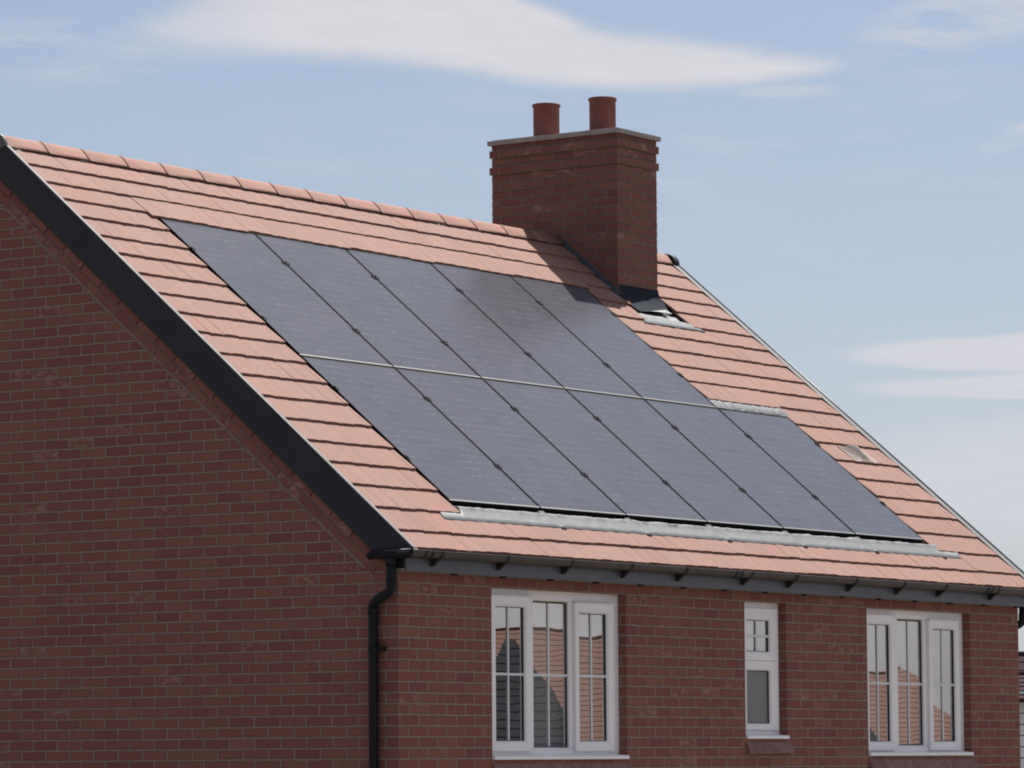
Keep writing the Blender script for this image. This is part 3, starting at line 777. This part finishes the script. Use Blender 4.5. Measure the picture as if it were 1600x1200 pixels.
def sills(parent, x0, x1, zb):
    mb = MB()
    mb.prism([(.10, zb+.012), (-.012, zb+.004), (-.020, zb-.002), (-.021, zb-.024), (.10, zb-.024)], lambda p, t: (t, p[0], p[1]), x0-.0, x1-.004)
    s_ = mb.build('window_sill', M_upvc, parent)
    mb = MB(); n = max(3, int((x1-x0)/.165)); 
    for k in range(n):
        a, b = x0+(x1-x0+.03)*k/n, x0+(x1-x0+.03)*(k+1)/n
        e = random.uniform(-.002, .002)
        mb.prism([(.06, zb-.026), (-.004, zb-.050+e), (-.040+e, zb-.118+e), (-.040+e, zb-.138), (.0, zb-.140), (.06, zb-.14)], lambda p, t: (t, p[0], p[1]), a+.0012, b-.0012)
    mb.build('tiled_sub_sill', M_sillb, parent)
def triple(a, b, c, d, spec, label):
    win = None
    mb = MB(); y0, y1 = .072, .130
    l = .070
    m1a, m1b, m2a, m2b = spec['m']
    zs = c+.045; 
    ring(mb, a, b, c, d, (.075, .100, .060, .072), y0, y1)
    for p, q in ((m1a, m1b), (m2a, m2b)): mb.box(p, q, y0+.002, y1-.002, c+.058, d-.070)
    win = mb.build('window', M_upvc, house, origin=((a+b)/2, .1, c)); win['label'] = label
    # side casements, standing slightly proud
    gz0, gz1 = spec['gz']
    for i, (sa, sb, ga, gb, gt) in enumerate((spec['s1'], spec['s2'])):
        mb = MB(); ring(mb, sa, sb, gz0-.072, gt+.075, (ga-sa, sb-gb, .072, .075), .048, .100, .012)
        mb.prism([(.048, gt+.083), (.030, gt+.079), (.030, gt+.074), (.048, gt+.074)], lambda p, t: (t, p[0], p[1]), sa, sb)
        sh = mb.build('casement', M_upvc, win)
        gasket(sh, ga, gb, gz0, gt, .068)
        pane(sh, ga+.002, gb-.002, gz0, gt, .076, tilt=spec['t'][i], tilt2=spec['t2'][i])
        gbars(sh, ga, gb, gz0, gt, .068, spec['zm'])
    ga, gb, z0, z1 = m1b, m2a, c+.066, d-.082
    gasket(win, ga, gb, z0, z1, .090)
    pane(win, ga+.002, gb-.002, z0, z1, .098); gbars(win, ga, gb, z0, z1, .090, spec['zm'])
    for ba, bb in spec['blind']: blind(win, ba, bb, c+.05, d-.05, .16)
    room(win, a, b, c, d); sills(win, a, b, c)
    mb = MB(); mb.box(m2b+.010, m2b+.0125, .058, .072, -.62, -.55); mb.build('hinge', M_upvc, win)
    return win
a, b, c, d = wins[0]
triple(a, b, c, d, dict(m=(1.680, 1.745, 2.205, 2.262), s1=(1.170, 1.692, 1.245, 1.612, -.128), s2=(2.256, 2.772, 2.318, 2.690, -.150),
       gz=(-1.078, 0), t=(.0, .004), t2=(.0, .0025), zm=-.605, blind=[(1.70, 2.80)]), 'three-light white casement window nearest the left corner of the wall')
a, b, c, d = wins[2]
triple(a, b, c, d, dict(m=(7.012, 7.105, 7.540, 7.606), s1=(6.520, 7.022, 6.590, 6.945, -.128), s2=(7.600, 8.125, 7.672, 8.060, -.145),
       gz=(-1.078, 0), t=(.0, .010), t2=(.002, -.003), zm=-.605, blind=[(6.50, 8.15)]), 'three-light white casement window at the right end of the wall')
a, b, c, d = wins[1]
mb = MB(); ring(mb, a, b, c, d, (.07, .075, .05, .055), .072, .130); mb.box(a+.065, b-.070, .074, .128, -.470, -.420)
w2 = mb.build('window', M_upvc, house, origin=((a+b)/2, .1, c)); w2['label'] = 'narrow two-pane white window between the two wide ones'
for (z0, z1, gz0, gz1, mm) in ((-.452, -.050, -.382, -.140, M_glass), (c+.045, -.455, -.940, -.530, M_frost)):
    mb = MB(); ring(mb, a+.045, b-.050, z0, z1, (.070, .115-.0, gz0-z0, z1-gz1), .050, .102, .010)
    sh = mb.build('casement', M_upvc, w2)
    gasket(sh, a+.115, b-.165, gz0, gz1, .068); pane(sh, a+.117, b-.167, gz0, gz1, .076, m=mm)
    if mm is M_glass: gbars(sh, a+.115, b-.165, gz0, gz1, .066, -.262)
blind(w2, a+.05, b-.06, -.44, -.05, .17)
room(w2, a, b, c, d); sills(w2, a, b, c)

# ------------------------------------------------------------------ lead flashing strips of the panel array
mb = MB(); n = 330
rows = [(.372, -.0022, 1), (.374, .0012, 1), (.42, .0030, 0), (.47, .0040, 0), (.515, .007, 0), (.535, .010, 2), (.560, -.010, 2), (.60, -.036, 0), (.64, -.040, 0)]
g = []
for u, dn, kind in rows:
    r_ = []
    for i in range(n+1):
        X = .757+(8.385-.757)*i/n
        uu = u; d_ = dn
        if kind == 1: uu += .003*wob(X, 1, 6)+.0015*wob(X, 4, 25)
        if kind == 2: uu += .014*wob(X, 2, 5)+.009*wob(X, 5, 16)-.006; d_ += .006*abs(wob(X, 8, 8))
        lap = min(abs(X-(PX0-.09+j*PW+.10*(u-.37)*-6)) for j in range(0, 7))
        if lap < .05 and kind != 1: d_ += .003*(1-lap/.05)
        d_ += .0035*wob(X, u*3, 12)
        if X < 1.02 or X > 8.12:
            uu = min(uu, .455+ (0 if kind == 1 else .002*kind)); d_ = min(d_, .0025)
        r_.append(Vector(rf(X+(.30*(u-.372) if kind != 1 else 0), uu, d_)))
    g.append(r_)
mb.sheet(g)
mb.build('panel_apron_flashing', M_lead, roof)
for j in range(1, 7):           # folded lap at each module joint and its fixing
    X = PX0+j*PW-.035
    if X > 8.0: X = 8.32
    mb = MB(); P = []
    if j < 6:
        mb.hexa([rf(X-.058, .550, .002), rf(X-.012, .545, .002), rf(X+.110, .385, -.002), rf(X+.058, .385, -.002),
                 rf(X-.058, .556, .0085), rf(X-.012, .548, .0185), rf(X+.110, .385, .0095), rf(X+.060, .385, .0020)])
        mb.build('flashing_fold', mat('lead_bright', (.165, .175, .175), .6), roof, origin=rf(X, .46, 0))  # fold's light streak put into the colour as paler lead
    mb = MB(); mb.obox(rf(X+.045, .366, -.002), (1, 0, 0), (0, CP, SP), (0, -SP, CP), (0, .055), (-.010, .004), (0, .010)); mb.build('flashing_clip', M_pframe, roof, origin=rf(X+.045, .366, 0))
mb = MB(); g = []; n = 90         # crinkled lead patch over the lone panel of the lower row
for u, dn in ((2.322, .010), (2.330, .012), (2.345, .014), (2.38, .016), (2.41, .012), (2.47, .004)):
    r_ = []
    for i in range(n+1):
        X = PTOPX-.03+(PW+.045)*i/n
        cr_ = .007*wob(X*2.2, u*3, 8)+.005*wob(X, u*5, 22)
        r_.append(Vector(rf(X+(.25*(u-2.3)), u+.006*wob(X, 1, 12), dn+cr_)))
    g.append(r_)
mb.sheet(g); mb.build('panel_top_flashing', mat('crinkled_foil', (.100, .106, .113), .6, spec=.2, vary=.3, vscale=20), roof)
# side channels (dark) beside the array
for xa, xb, ua, ub in ((PX0-.016, PX0-.004, .50, PTOP+.02), (PBOTX+.004, PBOTX+.02, .50, PMID), (PTOPX+.004, PTOPX+.024, PMID, PTOP+.02)):
    mb = MB(); mb.hexa([rf(xa, ua, -.05), rf(xb, ua, -.05), rf(xb, ub, -.05), rf(xa, ub, -.05), rf(xa, ua, -.015), rf(xb, ua, -.015), rf(xb, ub, -.015), rf(xa, ub, -.015)]); mb.build('side_channel', M_pframe, roof)

# vent tile
mb = MB(); VX0, VX1, VU0, VU1 = 8.405, 8.815, 1.728, 1.952
mb.hexa([rf(VX0, VU0, .0), rf(VX1, VU0, .0), rf(VX1, VU1, -.006), rf(VX0, VU1, -.006), rf(VX0, VU0, .011), rf(VX1, VU0, .011), rf(VX1, VU1, .002), rf(VX0, VU1, .002)])
mb.hexa([rf(VX0+.085, VU0+.004, .011), rf(VX1-.08, VU0+.004, .011), rf(VX1-.08, VU1-.01, .002), rf(VX0+.085, VU1-.01, .002),
         rf(VX0+.115, VU0+.010, .016), rf(VX1-.10, VU0+.010, .016), rf(VX1-.12, VU1-.012, .034), rf(VX0+.13, VU1-.012, .034)])
vent = mb.build('vent_tile', M_vent, roof, origin=rf(8.6, 1.84, 0))
mb = MB()
mb.hexa([rf(VX0+.05, VU0+.03, .0118), rf(VX0+.085, VU0+.03, .0115), rf(VX0+.085, VU1-.005, .004), rf(VX0+.03, VU1-.005, .004), rf(VX0+.07, VU0+.035, .0135), rf(VX0+.083, VU0+.035, .0135), rf(VX0+.083, VU1-.005, .0065), rf(VX0+.03, VU1-.005, .0065)])
mb.build('vent_hood_shade', M_seal, vent)  # thin dark sheet painting in the shade left of the hood
mb = MB()
for i in range(9):
    t0, t1 = i/9, (i+.40)/9
    def L_(t, x): 
        u = VU0+.028+(VU1-.05-VU0-.0)*t; return rf(x+(-.02*t if x < 8.6 else -.03*t), u, .0175+.017*t)
    mb.hexa([L_(t0, VX0+.150), L_(t0, VX1-.135), L_(t1, VX1-.135), L_(t1, VX0+.150)]+[tuple(Vector(q)+Vector((0, -SP, CP))*.003) for q in (L_(t0, VX0+.150), L_(t0, VX1-.135), L_(t1, VX1-.135), L_(t1, VX0+.150))])
P = [L_(0, VX0+.148), L_(0, VX1-.133), L_(1, VX1-.133), L_(1, VX0+.148)]
mb.hexa([tuple(Vector(q)-Vector((0, -SP, CP))*.002) for q in P]+[tuple(Vector(q)+Vector((0, -SP, CP))*.0008) for q in P])
mb.build('vent_grille', M_grille, vent)

# ------------------------------------------------------------------ solar panels
PG = .019                      # joint between modules
NVEC = Vector((0, -SP, CP)); UVEC = Vector((0, CP, SP)); XV = Vector((1, 0, 0))
DN = .008
def panel(X0, u0, label, right_end=False, left_end=False):
    wd, ht = PW-PG, PH-.016
    o = Vector(rf(X0, u0, 0))
    root = thing('solar_panel', label, 'solar panel', tuple(o), 'black solar panels set into the roof')
    fw = .009
    mb = MB()
    for a, b, c, d in ((0, fw, .014, ht), (wd-fw, wd, .014, ht), (fw, wd-fw, ht-fw, ht)):
        mb.obox(o, XV, UVEC, NVEC, (a, b), (c, d), (-.034, DN))
    mb.obox(o, XV, UVEC, NVEC, (0, wd), (0, .014), (-.036, DN-.0045))
    mb.build('frame', M_pframe, root)
    mb = MB(); mb.obox(o, XV, UVEC, NVEC, (.001, wd-.001), (-.001, .0145), (DN-.0045, DN+.0005)); mb.build('lower_edge', M_ptrim, root)
    mb = MB()
    P = [o+XV*a+UVEC*b+NVEC*(DN-.0015) for a, b in ((fw, .0145), (wd-fw, .0145), (wd-fw, ht-fw), (fw, ht-fw))]
    mb.face(P, [(.010, .008), (wd-2*fw+.010, .008), (wd-2*fw+.010, ht-.016), (.010, ht-.016)])
    Q = [p-NVEC*.004 for p in P]; mb.face(Q[::-1])
    for i in range(4): mb.face([Q[i], Q[(i+1) % 4], P[(i+1) % 4], P[i]])
    mb.build('glass', M_solar, root)
    sides = [wd+PG/2] if not right_end else [wd+.004]
    if left_end: sides.append(-.004)
    for sx in sides:
        for uu in ((.495, 1.325) if u0 < 2 else (.455, 1.325)):
            mb = MB(); oo = o+XV*sx+UVEC*uu
            L0, L1 = (-.036, .036)
            if sx < 0: L0 = -.010
            if right_end and sx > 0: L1 = .006
            mb.obox(oo, XV, UVEC, NVEC, (max(L0, -.010), min(L1, .010)), (-.030, .030), (DN, DN+.005))
            for k, (sh) in enumerate((-.020, .002, .024)):
                d_ = sh*.35
                mb.obox(oo, XV, UVEC, NVEC, (L0*(.75 if k != 1 else 1), L1*(.75 if k != 1 else 1)), (sh-.0055, sh+.0055), (DN+.0005, DN+.0065))
            mb.tube([oo+NVEC*(DN+.006), oo+NVEC*(DN+.013)], .006, 8)
            mb.build('clamp', M_pframe, root, origin=tuple(oo))
    return root
LOW = ['solar panel at the lower left corner of the array', 'lower row solar panel, second from the left', 'lower row solar panel, third from the left',
       'lower row solar panel, third from the right end', 'lower row solar panel below the chimney-shaded one', 'lone lower row solar panel at the right end under crinkled lead']
TOPL = ['solar panel at the upper left corner of the array', 'upper row solar panel, second from the left', 'middle solar panel of the upper row',
        'upper row solar panel carrying the brown chimney reflection', 'upper right solar panel with the hard chimney shadow on its top corner']
for i in range(6): panel(PX0+i*PW+PG/2, PU0, LOW[i], right_end=(i == 5), left_end=(i == 0))
for i in range(5): panel(PX0+i*PW+PG/2, PMID, TOPL[i], right_end=(i == 4), left_end=(i == 0))

# ------------------------------------------------------------------ ground and surroundings
mb = MB(); S = 1500
mb.face([(-S, -S, GZ), (S, -S, GZ), (S, S, GZ), (-S, S, GZ)]); gr = mb.build('ground', M_ground); gr['kind'] = 'structure'
mb = MB(); mb.face([(-300, -12.5, GZ+.004), (400, -12.5, GZ+.004), (400, -7, GZ+.004), (-300, -7, GZ+.004)]); rd = mb.build('road', M_road); rd['kind'] = 'structure'
mb = MB(); mb.box(-300, 400, -7, -5.2, GZ-.05, GZ+.12); pv = mb.build('pavement', mat('pavement_flags', (.26, .25, .24), .9, vary=.15, vscale=1.5)); pv['kind'] = 'structure'

def frame_at(px, depth, mirror):
    """ground point, right axis and forward axis seen at picture column px and depth; mirror = seen in the window glass"""
    d = CF+CR*((px-800)/FPX); d = Vector((d.x, d.y, 0)); fh = Vector((CF.x, CF.y, 0)).normalized(); rh = Vector((CR.x, CR.y, 0)).normalized()
    P = Vector((CC.x, CC.y, 0))+d*(depth/d.dot(fh))
    if mirror: P.y = .18-P.y; fh = Vector((fh.x, -fh.y, 0)); rh = Vector((rh.x, -rh.y, 0))
    return Vector((P.x, P.y, GZ)), rh, fh
def far_house(name, label, cat, px, depth, wdt, dpt, eave, ridge, tilem, wallm, mirror=True, hip=0.0, turn=0.0, course=.24, boards=False):
    o, e1, e2 = frame_at(px, depth, mirror)
    c_, s_ = math.cos(turn), math.sin(turn); e1, e2 = e1*c_+e2*s_, e2*c_-e1*s_
    ez = Vector((0, 0, 1)); root = thing(name, label, cat, tuple(o))
    L = lambda x, y, z: tuple(o+e1*x+e2*y+ez*z)
    h = wdt/2; q = dpt/2; mb = MB()
    if boards:
        z = 0
        while z < eave: 
            mb.hexa([L(-h, -q, z), L(h, -q, z), L(h, q, z), L(-h, q, z), L(-h+.018, -q+.018, z+.135), L(h-.018, -q+.018, z+.135), L(h-.018, q-.018, z+.135), L(-h+.018, q-.018, z+.135)])
            mb.hexa([L(-h+.04, -q+.04, z+.135), L(h-.04, -q+.04, z+.135), L(h-.04, q-.04, z+.135), L(-h+.04, q-.04, z+.135), L(-h+.04, -q+.04, z+.15), L(h-.04, -q+.04, z+.15), L(h-.04, q-.04, z+.15), L(-h+.04, q-.04, z+.15)], mi=1)
            z += .15
        mb.build('wall', [wallm, M_seal], root)
    else:
        mb.hexa([L(-h, -q, 0), L(h, -q, 0), L(h, q, 0), L(-h, q, 0), L(-h, -q, eave), L(h, -q, eave), L(h, q, eave), L(-h, q, eave)])
        for sx in (-1, 1):
            if hip == 0: mb.face([L(sx*h, -q, eave), L(sx*h, q, eave), L(sx*h, 0, ridge-.1)])
        mb.build('wall', wallm, root)
    # roof courses as real steps
    mb = MB(); rise = ridge-eave; n = max(4, int(math.hypot(rise, q)/course)); oh = .3
    for i in range(n):
        for s2 in (-1, 1):
            t0, t1 = i/n, (i+1)/n
            y0, y1 = (q+oh)*(1-t0), (q+oh)*(1-t1); z0, z1 = eave-.12+(rise+.12)*t0, eave-.12+(rise+.12)*t1
            x0 = h+oh-(hip*t0 if hip else 0)-(oh*t0 if hip else 0); x1 = h+oh-(hip*t1 if hip else 0)-(oh*t1 if hip else 0)
            mb.hexa([L(-x0, s2*y0, z0-.04), L(x0, s2*y0, z0-.04), L(x1, s2*y1, z1-.06), L(-x1, s2*y1, z1-.06), L(-x0, s2*y0, z0+.016), L(x0, s2*y0, z0+.016), L(x1, s2*y1, z1), L(-x1, s2*y1, z1)], rnd=.5)
            if hip:
                mb.hexa([L(s2*x0, -y0, z0-.04), L(s2*x0, y0, z0-.04), L(s2*x1, y1, z1-.06), L(s2*x1, -y1, z1-.06), L(s2*x0, -y0, z0+.010), L(s2*x0, y0, z0+.010), L(s2*x1, y1, z1-.006), L(s2*x1, -y1, z1-.006)], rnd=.4)
    mb.box(0, 0, 0, 0, 0, 0) if False else None
    rf_ = mb.build('roof', tilem, root)
    xr = h+oh-(hip+oh if hip else 0)
    if xr > .5: mb = MB(); mb.tube([L(-xr, 0, ridge+.0), L(xr, 0, ridge+.0)], .05, 8); mb.build('ridge', tilem, rf_)
    for sx in (-.55, .25):       # windows of the road side
        for zz in (1.0,):
            mb = MB(); x = sx*h; mb.hexa([L(x, -q-.03, zz), L(x+1.2, -q-.03, zz), L(x+1.2, -q+.02, zz), L(x, -q+.02, zz), L(x, -q-.03, zz+1.1), L(x+1.2, -q-.03, zz+1.1), L(x+1.2, -q+.02, zz+1.1), L(x, -q+.02, zz+1.1)])
            f = mb.build('window', M_upvc, root)
            mb = MB()
            for k in (0, 1):
                xa = x+.07+k*.57
                mb.hexa([L(xa, -q-.036, zz+.08), L(xa+.49, -q-.036, zz+.08), L(xa+.49, -q-.031, zz+.08), L(xa, -q-.031, zz+.08), L(xa, -q-.036, zz+1.02), L(xa+.49, -q-.036, zz+1.02), L(xa+.49, -q-.031, zz+1.02), L(xa, -q-.031, zz+1.02)])
            mb.build('pane', M_slate, f)
    return root
ex_h = lambda y, depth: (1193-y)/FPX*depth+(-1.24)-GZ     # height above ground seen at picture row y
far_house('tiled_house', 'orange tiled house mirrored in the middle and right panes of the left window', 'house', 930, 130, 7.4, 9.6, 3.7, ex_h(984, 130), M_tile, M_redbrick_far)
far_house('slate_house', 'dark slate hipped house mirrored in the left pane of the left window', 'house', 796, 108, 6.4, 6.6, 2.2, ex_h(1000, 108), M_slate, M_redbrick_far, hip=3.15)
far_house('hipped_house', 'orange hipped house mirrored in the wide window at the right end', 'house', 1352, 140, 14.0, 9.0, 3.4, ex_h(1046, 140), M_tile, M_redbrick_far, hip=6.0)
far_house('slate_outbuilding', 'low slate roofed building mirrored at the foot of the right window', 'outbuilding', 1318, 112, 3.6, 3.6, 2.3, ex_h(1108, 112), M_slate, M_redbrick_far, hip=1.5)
# neighbour glimpsed past the right corner
far_house('neighbour_house', 'brown roofed house behind the right corner of the brick house', 'house', 1690, 72, 3.4, 6.0, 3.6, ex_h(1028, 72), M_tile_brown, M_redbrick_far, mirror=False)
far_house('boarded_house', 'pale boarded building glimpsed past the right brick corner', 'outbuilding', 1650, 58, 1.6, 3.0, ex_h(1088, 58), ex_h(1060, 58), M_tile_brown, M_board, mirror=False, boards=True)

for o in bpy.data.objects:
    if '_o' in o: del o['_o']
